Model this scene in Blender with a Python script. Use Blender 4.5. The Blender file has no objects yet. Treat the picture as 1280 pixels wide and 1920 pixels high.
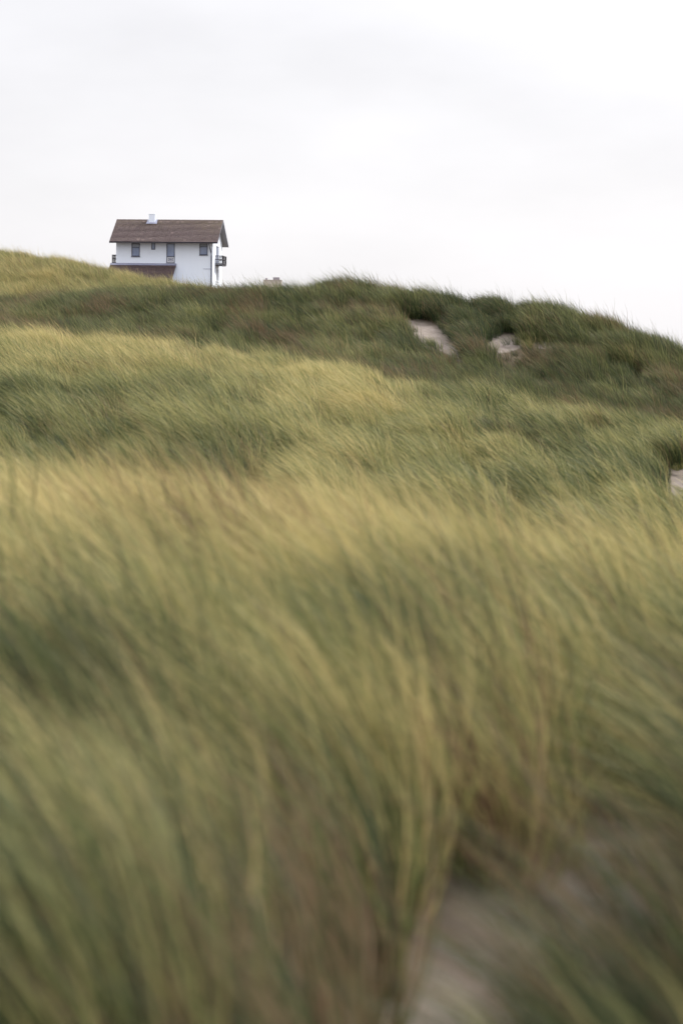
import bpy, bmesh, math, random
import numpy as np
from mathutils import Vector, Matrix

random.seed(7)
RNG = np.random.default_rng(11)
R = math.radians
scene = bpy.context.scene
col = scene.collection

# ------------------------------------------------------------------ camera
LENS = 85.0
F = LENS / 36.0 * 1920.0            # focal length in pixels of the 1280x1920 photograph
EYE = 1.70                          # eye height; the ground at the photographer's feet is about z = 0
PITCH, ROLL = 3.91, 0.62
cam_d = bpy.data.cameras.new('camera')
cam = bpy.data.objects.new('camera', cam_d)
col.objects.link(cam)
cam_d.sensor_fit = 'VERTICAL'
cam_d.sensor_height = 36.0
cam_d.lens = LENS
cam_d.clip_start = 0.1
cam_d.clip_end = 12000
cam.location = (0, 0, EYE)
CM = Matrix.Rotation(R(90 - PITCH), 3, 'X') @ Matrix.Rotation(R(ROLL), 3, 'Z')
cam.rotation_euler = CM.to_euler()
cam_d.dof.use_dof = True
cam_d.dof.focus_distance = 160.0
cam_d.dof.aperture_fstop = 2.2
scene.camera = cam
CN = np.array(CM)

# ------------------------------------------------------------------ light
SUN_EL, SUN_AZ = 40.0, 40.0          # azimuth from +X (right) towards +Y (away from the camera)
sx, sy, sz = (math.cos(R(SUN_EL)) * math.cos(R(SUN_AZ)), math.cos(R(SUN_EL)) * math.sin(R(SUN_AZ)), math.sin(R(SUN_EL)))
sun_d = bpy.data.lights.new('sun', 'SUN')
sun_d.energy = 2.4
sun_d.angle = R(10)
sun_d.color = (1.0, 0.95, 0.87)
sun = bpy.data.objects.new('sun', sun_d)
col.objects.link(sun)
sun.location = (60, 20, 60)
sun.rotation_euler = Vector((sx, sy, sz)).to_track_quat('Z', 'Y').to_euler()

world = bpy.data.worlds.new('World')
scene.world = world
world.use_nodes = True
wt = world.node_tree
wt.nodes.clear()
def N(tree, kind, **kw):
    n = tree.nodes.new(kind)
    for k, v in kw.items():
        setattr(n, k, v)
    return n
def L(tree, a, b):
    tree.links.new(a, b)
w_out = N(wt, 'ShaderNodeOutputWorld')
w_bg = N(wt, 'ShaderNodeBackground')
w_bg.inputs['Strength'].default_value = 0.1
sky = N(wt, 'ShaderNodeTexSky', sky_type='NISHITA', sun_disc=False)
sky.sun_elevation = R(SUN_EL)
sky.sun_rotation = R(90 - SUN_AZ)
sky.air_density = 1.0
sky.dust_density = 2.0
tc = N(wt, 'ShaderNodeTexCoord')
sep = N(wt, 'ShaderNodeSeparateXYZ')
L(wt, tc.outputs['Generated'], sep.inputs[0])
# overcast deck: brightness rises towards the zenith (CIE overcast), a wide aureole round the veiled sun
def math_n(tree, op, a, b=None, clamp=False):
    n = N(tree, 'ShaderNodeMath', operation=op, use_clamp=clamp)
    for i, v in enumerate((a, b)):
        if v is None:
            continue
        if isinstance(v, (int, float)):
            n.inputs[i].default_value = v
        else:
            L(tree, v, n.inputs[i])
    return n.outputs[0]
zc = math_n(wt, 'MAXIMUM', sep.outputs['Z'], 0.0)
SKY_BASE, SKY_ZEN = 4.82, 17.0
lum = math_n(wt, 'ADD', math_n(wt, 'MULTIPLY', math_n(wt, 'POWER', zc, 2.6), SKY_ZEN), SKY_BASE)
dot = N(wt, 'ShaderNodeVectorMath', operation='DOT_PRODUCT')
L(wt, tc.outputs['Generated'], dot.inputs[0])
dot.inputs[1].default_value = (sx, sy, sz)
aur = math_n(wt, 'POWER', math_n(wt, 'MAXIMUM', dot.outputs['Value'], 0.0), 3.0)
lum = math_n(wt, 'ADD', lum, math_n(wt, 'MULTIPLY', aur, 2.8))
mp = N(wt, 'ShaderNodeMapping')
mp.inputs['Scale'].default_value = (4.0, 4.0, 11.0)
mp.inputs['Location'].default_value = (4.7, 2.2, 0.6)
L(wt, tc.outputs['Generated'], mp.inputs['Vector'])
cn = N(wt, 'ShaderNodeTexNoise')
cn.inputs['Scale'].default_value = 1.3
cn.inputs['Detail'].default_value = 5.0
cn.inputs['Roughness'].default_value = 0.5
L(wt, mp.outputs[0], cn.inputs['Vector'])
cl = N(wt, 'ShaderNodeMapRange')
cl.inputs['From Min'].default_value = 0.3
cl.inputs['From Max'].default_value = 0.7
cl.inputs['To Min'].default_value = 0.90
cl.inputs['To Max'].default_value = 1.07
L(wt, cn.outputs['Fac'], cl.inputs['Value'])
lum = math_n(wt, 'MULTIPLY', lum, cl.outputs[0])
cloud = N(wt, 'ShaderNodeVectorMath', operation='SCALE')
cloud.inputs[0].default_value = (1.0, 0.985, 1.015)
L(wt, lum, cloud.inputs['Scale'])
mixw = N(wt, 'ShaderNodeMix', data_type='RGBA')
mixw.inputs['Factor'].default_value = 0.93
L(wt, sky.outputs[0], mixw.inputs['A'])
L(wt, cloud.outputs[0], mixw.inputs['B'])
L(wt, mixw.outputs['Result'], w_bg.inputs['Color'])
L(wt, w_bg.outputs[0], w_out.inputs[0])

scene.view_settings.view_transform = 'Standard'
scene.view_settings.look = 'None'
scene.view_settings.exposure = 0.9
scene.view_settings.gamma = 1.0
scene.view_settings.use_curve_mapping = False
scene.render.engine = 'CYCLES'
scene.cycles.use_denoising = True
scene.cycles.max_bounces = 8
scene.cycles.diffuse_bounces = 4
scene.cycles.transmission_bounces = 4

# ------------------------------------------------------------------ camera helpers
def P(u, v, Y):
    """World point on the sight line of photograph pixel (u, v) at forward distance Y."""
    d = CN @ np.array([(u - 640) / F, (960 - v) / F, -1.0])
    k = Y / d[1]
    return np.array([d[0] * k, Y, EYE + d[2] * k])
def pix(X, Y, Z):
    p = CN.T @ np.array([X, Y, np.asarray(Z) - EYE])
    return 640 + F * p[0] / -p[2], 960 - F * p[1] / -p[2]

# ------------------------------------------------------------------ noise
def _hash(ix, iy, seed):
    n = (ix.astype(np.int64) * 374761393 + iy.astype(np.int64) * 668265263 + seed * 1442695041) & 0x7fffffff
    n = ((n ^ (n >> 13)) * 1274126177) & 0x7fffffff
    return ((n ^ (n >> 16)) & 0xffff) / 65535.0
def vnoise(x, y, seed=0):
    x = np.asarray(x, float); y = np.asarray(y, float)
    ix = np.floor(x); iy = np.floor(y)
    fx = x - ix; fy = y - iy
    fx = fx * fx * fx * (fx * (fx * 6 - 15) + 10); fy = fy * fy * fy * (fy * (fy * 6 - 15) + 10)
    a = _hash(ix, iy, seed); b = _hash(ix + 1, iy, seed); c = _hash(ix, iy + 1, seed); d = _hash(ix + 1, iy + 1, seed)
    return a + (b - a) * fx + (c - a) * fy + (a - b - c + d) * fx * fy
def fbm(x, y, seed=0, o=3):
    s, amp, t = 0.0, 1.0, 0.0
    for k in range(o):
        s = s + amp * vnoise(x * 2 ** k + 17.3 * k, y * 2 ** k - 9.1 * k, seed + k); t += amp; amp *= 0.5
    return s / t
def sstep(a, b, x):
    t = np.clip((x - a) / (b - a), 0, 1)
    return t * t * (3 - 2 * t)

# ------------------------------------------------------------------ terrain: crests and hollows of the dunes
GH = 0.42     # usual height of the wind-pressed grass above the sand
# every rail: distance, then (u, v of the grass top) or ('z', [(u, ground z)])
def V(Y, pts, gh=GH):
    us = np.array([p[0] for p in pts], float)
    if callable(Y):
        Ys = np.array([Y(u) for u in us])
    else:
        Ys = np.full(len(us), float(Y))
    zs = np.array([P(u, v, y)[2] - gh for (u, v), y in zip(pts, Ys)])
    return us, Ys, zs
def Z(Y, pts):
    us = np.array([p[0] for p in pts], float)
    return us, np.full(len(us), float(Y)), np.array([p[1] for p in pts], float)
near_crest = [(u, v + 112 + 25 * min(1, max(0, (u - 500) / 500))) for u, v in [(-400, 895), (0, 912), (200, 922), (400, 932), (640, 945), (850, 962), (1050, 992), (1280, 1010), (1700, 1050)]]
b_crest = [(u, v + 38 + 14 * min(1, max(0, (u - 500) / 600))) for u, v in [(-400, 560), (0, 606), (120, 616), (280, 622), (420, 648), (520, 655), (620, 665), (700, 684), (850, 706), (960, 742),
           (1060, 766), (1180, 776), (1280, 790), (1700, 830)]]
c_crest = [(u, v + (9 if u < 440 else 16) + 3 * max(0, 1 - abs(u - 510) / 70)) for u, v in [(-500, 655), (-200, 622), (0, 590), (60, 578), (110, 566), (200, 554), (300, 551), (430, 550), (500, 543), (560, 540), (640, 532),
           (700, 536), (800, 550), (870, 553), (930, 557), (968, 572), (985, 580), (1005, 570), (1060, 580), (1130, 592), (1200, 618), (1230, 632), (1280, 652), (1400, 700), (1700, 780)]]
d_crest = [(u, v + 8) for u, v in [(-500, 430), (-200, 452), (0, 478), (60, 484), (130, 490), (200, 508), (260, 525), (330, 540), (400, 552), (430, 558), (520, 585),
           (640, 620), (900, 700), (1280, 760), (1700, 800)]]
RAILS = [
    Z(0, [(-400, 0.0), (1700, 0.0)]),
    Z(6, [(-400, -0.05), (0, -0.05), (640, -0.08), (1000, -0.12), (1280, -0.15), (1700, -0.2)]),
    Z(11, [(-400, 0.12), (0, 0.06), (640, 0.0), (1000, -0.12), (1280, -0.2), (1700, -0.3)]),
    V(17, near_crest, 0.42),
    V(25, [(u, v + 25) for u, v in near_crest]),
    V(38, [(-400, 860), (0, 880), (300, 890), (640, 905), (900, 930), (1050, 960), (1280, 965), (1700, 990)]),
    V(52, [(-400, 690), (0, 720), (300, 740), (640, 780), (900, 815), (1280, 868), (1700, 910)]),
    V(71, b_crest),
    V(84, [(u, v + 70) for u, v in b_crest]),
    V(120, [(-500, 690), (-200, 660), (0, 620), (200, 640), (640, 672), (850, 710), (1060, 765), (1280, 780), (1700, 850)]),
    V(130, [(-500, 672), (-200, 640), (0, 604), (200, 596), (640, 600), (800, 632), (900, 650), (1060, 670), (1280, 715), (1700, 820)]),
    V(139, c_crest, 0.5),
    V(152, [(-500, 600), (-200, 590), (0, 572), (200, 570), (430, 590), (640, 610), (930, 650), (1280, 740), (1700, 860)]),
    V(178, d_crest),
    V(215, [(-500, 520), (0, 540), (300, 590), (430, 600), (640, 620), (1280, 720), (1700, 760)]),
    V(292, [(-500, 560), (100, 555), (300, 556), (420, 560), (520, 610), (640, 640), (1280, 700), (1700, 720)], 0.0),
    V(310, [(-500, 560), (100, 555), (300, 556), (420, 560), (520, 612), (640, 645), (1280, 700), (1700, 720)], 0.0),
    Z(420, [(-500, -3.0), (1700, -4.0)]),
    Z(900, [(-500, -7.0), (1700, -7.0)]),
    Z(6000, [(-500, -8.0), (1700, -8.0)]),
]
def rail_eval(k, u):
    us, Ys, zs = RAILS[k]
    # light smoothing along the crest so that control points leave no kinks
    off = (-28, -14, 0, 14, 28); w = (1, 2, 3, 2, 1)
    y = sum(wi * np.interp(u + o, us, Ys) for o, wi in zip(off, w)) / 9
    z = sum(wi * np.interp(u + o, us, zs) for o, wi in zip(off, w)) / 9
    return y, z
def base_height(X, Y):
    X = np.asarray(X, float); Y = np.asarray(Y, float)
    Yc = np.clip(Y, 0.0, 5999.0)
    u = np.clip(640 + F * X / np.maximum(Yc, 4.0), -500, 1700)
    K = len(RAILS)
    ys, zs = zip(*[rail_eval(k, u) for k in range(K)])
    ys = np.array(ys); zs = np.array(zs)
    seg = (zs[1:] - zs[:-1]) / (ys[1:] - ys[:-1])
    tan = np.zeros_like(zs)
    prod = seg[1:] * seg[:-1]
    h0 = ys[1:-1] - ys[:-2]; h1 = ys[2:] - ys[1:-1]
    w1 = 2 * h1 + h0; w2 = h1 + 2 * h0
    with np.errstate(divide='ignore', invalid='ignore'):
        hm = (w1 + w2) / (w1 / seg[:-1] + w2 / seg[1:])
    tan[1:-1] = np.where(prod > 0, hm, 0.0)
    tan[0] = seg[0]; tan[-1] = seg[-1]
    out = np.zeros_like(u)
    for k in range(K - 1):
        m = (Yc >= ys[k]) & (Yc < ys[k + 1])
        if not m.any():
            continue
        h = (ys[k + 1] - ys[k])[m]; t = (Yc - ys[k])[m] / h
        out[m] = ((1 + 2 * t) * (1 - t) ** 2 * zs[k][m] + t * (1 - t) ** 2 * h * tan[k][m]
                  + t * t * (3 - 2 * t) * zs[k + 1][m] + t * t * (t - 1) * h * tan[k + 1][m])
    return out
def domes(x, y, seed, r=0.72):
    """Cellular field: 1 on top of a tussock, falling to 0 in the creases between tussocks."""
    x = np.asarray(x, float); y = np.asarray(y, float)
    ix, iy = np.floor(x), np.floor(y)
    best = np.zeros(np.broadcast(x, y).shape)
    for a in (-1, 0, 1):
        for b in (-1, 0, 1):
            cx, cy = ix + a, iy + b
            px = cx + 0.15 + 0.7 * _hash(cx, cy, seed); py = cy + 0.15 + 0.7 * _hash(cx, cy, seed + 1)
            sz = 0.62 + 0.55 * _hash(cx, cy, seed + 2)
            d2 = ((x - px) ** 2 + (y - py) ** 2) / (r * sz) ** 2
            best = np.maximum(best, (0.55 + 0.45 * sz) * np.clip(1 - d2, 0, 1) ** 0.7)
    return np.clip(best, 0, 1)
def mound(X, Y):
    """0..1 field of tussock humps, the same for the sand and for the grass on it."""
    wob = 1.2 * (vnoise(X * 0.3, Y * 0.3, 41) - 0.5)
    near = 0.75 * domes(X / 0.60 + wob, Y / 1.7, 5) + 0.25 * vnoise(X / 0.22, Y / 0.6, 15)
    mid = 0.72 * domes(X / 1.35 + 0.35 * wob, Y / 4.8 + X * 0.2, 6) + 0.28 * vnoise(X / 3.0, Y / 9, 7)
    far = 0.65 * domes(X / 2.0 + 0.35 * wob, Y / 2.4 - X * 0.15, 8) + 0.35 * vnoise(X / 4.0, Y / 4.0, 9)
    a = sstep(18, 26, Y); b = sstep(84, 100, Y)
    return (near * (1 - a) + mid * a) * (1 - b) + far * b
def relief_amp(X, Y):
    u = 640 + F * X / np.maximum(Y, 4.0)
    mid = 0.52 + 0.78 * sstep(450, 1000, u)
    a = sstep(18, 26, Y); b = sstep(84, 100, Y)
    return (0.26 * (1 - a) + mid * a) * (1 - b) + 0.42 * b
def height(X, Y):
    fade = 1 - sstep(230, 280, Y)
    shade_bank = 1.1 * sstep(1.35, 2.8, X + 0.25 * vnoise(X * 0.5, Y * 0.5, 91) - 0.10 * np.maximum(Y - 6, 0)) * sstep(11.5, 8.0, Y) * sstep(2.0, 5.0, Y) * sstep(9, 5, X)  # unseen bank added right of the view to shade the lower right foreground
    z0 = base_height(X, Y)
    bare = sand_field(X, np.maximum(Y, 2.0), z0) if np.any((Y > 112) & (Y < 141)) else 0.0
    return z0 + shade_bank + fade * relief_amp(X, Y) * ((mound(X, Y) - 0.5) * (1 - 0.85 * bare) + 0.1 * bare)

# bare sand: a distance from the middle of each blow-out, in photograph pixels of the spot where it lies
SAND_FAR = [(800, 622, 62, 22, 24), (846, 652, 46, 17, 34), (942, 642, 50, 19, -8), (1015, 645, 30, 8, 5)]
SAND_MID = [(1276, 914, 62, 54, 0)]
def in_ellipse(u, v, e):
    c, s = math.cos(R(e[4])), math.sin(R(e[4]))
    dx, dy = u - e[0], v - e[1]
    return ((dx * c + dy * s) / e[2]) ** 2 + ((-dx * s + dy * c) / e[3]) ** 2
SAND_NEAR = [(0.054, 6.0, 0.30, 2.5), (0.121, 8.1, 0.44, 1.7), (-0.085, 11.2, 0.2, 1.2)]   # sideways slope, middle distance, half width, half length
def sand_field(X, Y, Zg):
    """1 on bare sand, 0 under grass."""
    u, v = pix(X, Y, Zg)
    s = np.zeros_like(X)
    wob = np.where(Y > 20, 0.7, 0.4) * (fbm(X * 1.1, Y * 1.1, 77) - 0.5)
    for e in SAND_FAR:
        s = np.maximum(s, np.where((Y > 112) & (Y < 141), 1.25 - in_ellipse(u, v, e) + wob, 0))
    for e in SAND_MID:
        s = np.maximum(s, np.where((Y > 26) & (Y < 60), 1.25 - in_ellipse(u, v, e) + wob, 0))
    for (x, y, a, b) in SAND_NEAR:
        s = np.maximum(s, 1.3 - ((X - x * Y) / a) ** 2 - ((Y - y) / b) ** 2 + wob)
    return np.clip(s, 0, 1)

def axis(stops):
    out = []
    for (a, b, st) in stops:
        out.extend(np.arange(a, b, st))
    out.append(stops[-1][1])
    return np.array(out)
gx = axis([(-6000, -800, 700), (-800, -120, 40), (-120, -40, 6), (-40, -24, 1.2), (-24, 24, 0.34), (24, 40, 1.2), (40, 120, 6), (120, 800, 40), (800, 6000, 700)])
gy = axis([(-600, -60, 60), (-60, -6, 6), (-6, 0, 1), (0, 26, 0.3), (26, 112, 0.5), (112, 142, 0.36), (142, 186, 0.6), (186, 330, 4), (330, 900, 30), (900, 6000, 400)])
GX, GY = np.meshgrid(gx, gy)
fx, fy = GX.ravel(), GY.ravel()
fz = height(fx, fy)
sand_v = sand_field(fx, np.maximum(fy, 2.0), fz)
sand_v[fy < 2] = 0
sand_v[fy < 20] *= 0.70          # litter colour mixed into the sand by the camera paints the shade there
sand_v[(fy > 20) & (fy < 60)] *= 0.8
# blow-outs are scooped a little into the dune
fz = fz - 0.12 * sand_v * (fy > 20)
nx, ny = len(gx), len(gy)
idx = np.arange(nx * ny).reshape(ny, nx)
faces = np.stack([idx[:-1, :-1], idx[:-1, 1:], idx[1:, 1:], idx[1:, :-1]], -1).reshape(-1, 4)

def mesh_np(name, verts, faces, smooth=True):
    me = bpy.data.meshes.new(name)
    nv, nf, k = len(verts), len(faces), faces.shape[1]
    me.vertices.add(nv)
    me.vertices.foreach_set('co', np.ascontiguousarray(verts, dtype=np.float32).ravel())
    if nf:
        me.loops.add(nf * k)
        me.loops.foreach_set('vertex_index', np.ascontiguousarray(faces, dtype=np.int32).ravel())
        me.polygons.add(nf)
        me.polygons.foreach_set('loop_start', np.arange(0, nf * k, k, dtype=np.int32))
        me.polygons.foreach_set('use_smooth', np.full(nf, smooth, dtype=bool))
    me.update(calc_edges=True)
    return me
def fattr(me, name, vals, kind='FLOAT', dom='POINT'):
    a = me.attributes.new(name, kind, dom)
    a.data.foreach_set('vector' if kind == 'FLOAT_VECTOR' else 'value', np.ascontiguousarray(vals).ravel())

# ------------------------------------------------------------------ materials
def mat(name):
    m = bpy.data.materials.new(name)
    m.use_nodes = True
    t = m.node_tree
    t.nodes.clear()
    return m, t, N(t, 'ShaderNodeOutputMaterial')
def ramp(t, fac, stops):
    r = N(t, 'ShaderNodeValToRGB')
    e = r.color_ramp.elements
    while len(e) < len(stops):
        e.new(0.5)
    for el, (p, c) in zip(e, stops):
        el.position = p
        el.color = (*c, 1)
    if fac is not None:
        L(t, fac, r.inputs[0])
    return r.outputs[0]
def mixc(t, fac, a, b, blend='MIX'):
    n = N(t, 'ShaderNodeMix', data_type='RGBA', blend_type=blend)
    for key, v in (('Factor', fac), ('A', a), ('B', b)):
        if isinstance(v, (int, float)):
            n.inputs[key].default_value = v
        elif isinstance(v, tuple):
            n.inputs[key].default_value = (*v, 1)
        else:
            L(t, v, n.inputs[key])
    return n.outputs['Result']
def noise(t, scale, detail=4, rough=0.55, vec=None, stretch=None):
    n = N(t, 'ShaderNodeTexNoise')
    n.inputs['Scale'].default_value = scale
    n.inputs['Detail'].default_value = detail
    n.inputs['Roughness'].default_value = rough
    if vec is None:
        c = N(t, 'ShaderNodeTexCoord')
        vec = c.outputs['Object']
    if stretch:
        m = N(t, 'ShaderNodeMapping')
        m.inputs['Scale'].default_value = stretch
        L(t, vec, m.inputs['Vector'])
        vec = m.outputs[0]
    L(t, vec, n.inputs['Vector'])
    return n.outputs['Fac']
def bump(t, h, dist, strength=0.6):
    b = N(t, 'ShaderNodeBump')
    b.inputs['Distance'].default_value = dist
    b.inputs['Strength'].default_value = strength
    L(t, h, b.inputs['Height'])
    return b.outputs[0]
def simple(name, c0, c1, rough=0.6, scale=3.0, bumpd=0.0, spec=0.3, metal=0.0, stretch=None):
    m, t, o = mat(name)
    p = N(t, 'ShaderNodeBsdfPrincipled')
    f = noise(t, scale, 5, 0.6, stretch=stretch)
    L(t, ramp(t, f, [(0.3, c0), (0.7, c1)]), p.inputs['Base Color'])
    p.inputs['Roughness'].default_value = rough
    p.inputs['Specular IOR Level'].default_value = spec
    p.inputs['Metallic'].default_value = metal
    if bumpd:
        L(t, bump(t, noise(t, scale * 8, 3, 0.6), bumpd), p.inputs['Normal'])
    L(t, p.outputs[0], o.inputs[0])
    return m

# ground: pale sand where bare, brown litter under the grass
m_ground, t, o = mat('sand_and_litter')
p = N(t, 'ShaderNodeBsdfPrincipled')
at = N(t, 'ShaderNodeAttribute', attribute_name='sand')
sandc = ramp(t, noise(t, 2.2, 6, 0.65), [(0.3, (0.150, 0.128, 0.112)), (0.7, (0.225, 0.194, 0.170))])
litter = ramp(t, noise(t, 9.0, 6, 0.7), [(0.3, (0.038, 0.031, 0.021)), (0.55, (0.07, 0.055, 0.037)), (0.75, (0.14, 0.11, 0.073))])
edge = N(t, 'ShaderNodeMapRange')
edge.inputs['From Min'].default_value = 0.25
edge.inputs['From Max'].default_value = 0.95
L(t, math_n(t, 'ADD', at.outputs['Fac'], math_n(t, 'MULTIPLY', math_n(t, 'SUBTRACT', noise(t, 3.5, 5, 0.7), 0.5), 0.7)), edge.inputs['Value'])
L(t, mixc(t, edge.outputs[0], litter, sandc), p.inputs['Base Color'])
p.inputs['Roughness'].default_value = 0.95
p.inputs['Specular IOR Level'].default_value = 0.1
L(t, bump(t, noise(t, 14, 6, 0.7), 0.05, 0.8), p.inputs['Normal'])
L(t, p.outputs[0], o.inputs[0])

g_me = mesh_np('ground', np.stack([fx, fy, fz], -1), faces)
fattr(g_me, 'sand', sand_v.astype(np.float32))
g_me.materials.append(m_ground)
ground = bpy.data.objects.new('ground', g_me)
ground['kind'] = 'structure'
ground['label'] = 'rolling sand dunes with pale blow-outs between the grass'
col.objects.link(ground)

# grass blade: root to tip 's', per blade 'rnd', per tussock 'hue' (0 blue-green .. 1 golden) and 'dry'
def grass_material(name, inst):
    m, t, o = mat(name)
    a_s = N(t, 'ShaderNodeAttribute', attribute_name='along').outputs['Fac']
    a_r = N(t, 'ShaderNodeAttribute', attribute_name='rnd').outputs['Fac']
    def ia(nm):
        n = N(t, 'ShaderNodeAttribute', attribute_name=nm)
        n.attribute_type = 'INSTANCER' if inst else 'GEOMETRY'
        return n.outputs['Fac']
    hue, dry = ia('hue'), ia('dry')
    x = math_n(t, 'ADD', hue, math_n(t, 'MULTIPLY', math_n(t, 'SUBTRACT', a_r, 0.5), 0.65), True)
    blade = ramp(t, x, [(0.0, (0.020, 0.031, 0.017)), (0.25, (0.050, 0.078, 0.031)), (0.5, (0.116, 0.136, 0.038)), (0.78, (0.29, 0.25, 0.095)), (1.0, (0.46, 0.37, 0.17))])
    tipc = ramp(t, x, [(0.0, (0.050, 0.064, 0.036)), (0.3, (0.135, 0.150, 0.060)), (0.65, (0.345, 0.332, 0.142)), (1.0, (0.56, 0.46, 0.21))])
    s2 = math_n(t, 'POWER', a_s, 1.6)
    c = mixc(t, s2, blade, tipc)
    # a share of last year's dead blades, grey-brown
    isdead = N(t, 'ShaderNodeMapRange')
    isdead.inputs['From Min'].default_value = 0.0
    isdead.inputs['From Max'].default_value = 0.06
    r2 = math_n(t, 'FRACT', math_n(t, 'MULTIPLY', a_r, 7.31))
    L(t, math_n(t, 'SUBTRACT', dry, r2), isdead.inputs['Value'])
    deadc = ramp(t, math_n(t, 'FRACT', math_n(t, 'MULTIPLY', a_r, 23.7)), [(0.0, (0.075, 0.046, 0.030)), (0.5, (0.16, 0.105, 0.062)), (1.0, (0.27, 0.195, 0.115))])
    c = mixc(t, isdead.outputs[0], c, deadc)
    d = N(t, 'ShaderNodeBsdfPrincipled')
    L(t, c, d.inputs['Base Color'])
    d.inputs['Roughness'].default_value = 0.55
    d.inputs['Specular IOR Level'].default_value = 0.10
    tr = N(t, 'ShaderNodeBsdfTranslucent')
    L(t, c, tr.inputs['Color'])
    mx = N(t, 'ShaderNodeMixShader')
    mx.inputs[0].default_value = 0.30
    L(t, d.outputs[0], mx.inputs[1])
    L(t, tr.outputs[0], mx.inputs[2])
    L(t, mx.outputs[0], o.inputs[0])
    return m
m_grass = grass_material('marram_blades', True)

# ------------------------------------------------------------------ grass
def blades(rng, n, radius, lmin, lmax, width, segs, lean, spread, droop=1.0):
    """Ribbon blades that rise from a tuft and bend over to -X with the wind. Returns verts, quads, along, rnd."""
    ang = rng.uniform(0, 2 * np.pi, n); rad = radius * np.sqrt(rng.uniform(0, 1, n))
    bx, by = rad * np.cos(ang), rad * np.sin(ang)
    ln = rng.uniform(lmin, lmax, n)
    # start direction: nearly upright, opening outwards; then bending with the wind
    out = 0.35 * rad / radius * spread
    d0 = np.stack([np.cos(ang) * out + rng.normal(0, .12, n), np.sin(ang) * out + rng.normal(0, .12, n), np.ones(n)], -1)
    d0 /= np.linalg.norm(d0, axis=1)[:, None]
    jit = rng.normal(0, 0.30 * spread, n)
    wind = np.stack([-np.cos(jit), np.sin(jit), np.zeros(n)], -1)
    bend = lean * rng.uniform(0.65, 1.3, n)
    pts = [np.stack([bx, by, np.full(n, -0.04)], -1)]
    tans = []
    for k in range(segs):
        s = (k + 0.5) / segs
        dz = -0.55 * droop * (s ** 2.2)
        d = d0 + wind * (bend * s * 1.7)[:, None]
        d[:, 2] += dz
        d /= np.linalg.norm(d, axis=1)[:, None]
        tans.append(d)
        pts.append(pts[-1] + d * (ln / segs)[:, None])
    tans.append(tans[-1])
    tw = rng.uniform(0, np.pi, n)
    vs, al = [], []
    for k in range(segs + 1):
        tdir = tans[k]
        a = np.cross(tdir, np.array([0.13, 0.97, 0.2])); a /= np.linalg.norm(a, axis=1)[:, None]
        b = np.cross(tdir, a)
        w = a * np.cos(tw)[:, None] + b * np.sin(tw)[:, None]
        s = k / segs
        hw = width * 0.5 * (1 - s ** 1.8 * 0.93) * (0.75 + 0.25 * min(1, s * 4))
        vs.append(np.stack([pts[k] - w * hw, pts[k] + w * hw], 1))
        al.append(np.full((n, 2), s))
    vs = np.stack(vs, 1); al = np.stack(al, 1)            # n, segs+1, 2, 3
    rn = np.repeat(rng.uniform(0, 1, n), (segs + 1) * 2)
    base = np.arange(n)[:, None, None] * (segs + 1) * 2 + np.arange(segs)[None, :, None] * 2
    q = base + np.array([0, 1, 3, 2])[None, None, :]
    return vs.reshape(-1, 3), q.reshape(-1, 4), al.ravel(), rn
def clump_collection(name, count, **kw):
    c = bpy.data.collections.new(name)
    stalks = kw.pop('stalks')
    for i in range(count):
        rng = np.random.default_rng(100 + i + hash_name(name))
        v, q, al, rn = blades(rng, **kw)
        # a few flowering stalks that stand above the leaves, straw-coloured to the tip
        sv, sq, sal, srn = blades(rng, stalks, kw['radius'], kw['lmax'] * 0.95, kw['lmax'] * 1.2, kw['width'] * 0.75, kw['segs'], kw['lean'] * 0.8, 0.8)
        q = np.concatenate([q, sq + len(v)]); v = np.concatenate([v, sv])
        al = np.concatenate([al, 0.6 + 0.4 * sal]); rn = np.concatenate([rn, np.full(len(srn), 0.995)])
        me = mesh_np('grass_tuft', v, q)
        fattr(me, 'along', al.astype(np.float32)); fattr(me, 'rnd', rn.astype(np.float32))
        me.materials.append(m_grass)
        c.objects.link(bpy.data.objects.new('grass_tuft', me))
    return c
def hash_name(s):
    return sum(ord(ch) * (i + 3) for i, ch in enumerate(s)) % 9973
near_c = clump_collection('near_tufts', 8, stalks=2, n=48, radius=0.12, lmin=0.45, lmax=1.0, width=0.0088, segs=6, lean=0.52, spread=1.0)
mid_c = clump_collection('mid_tufts', 8, stalks=3, n=76, radius=0.24, lmin=0.40, lmax=0.85, width=0.012, segs=4, lean=0.66, spread=1.0)
far_c = clump_collection('far_tufts', 8, stalks=2, n=60, radius=0.30, lmin=0.5, lmax=1.25, width=0.018, segs=4, lean=0.62, spread=1.1)

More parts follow.
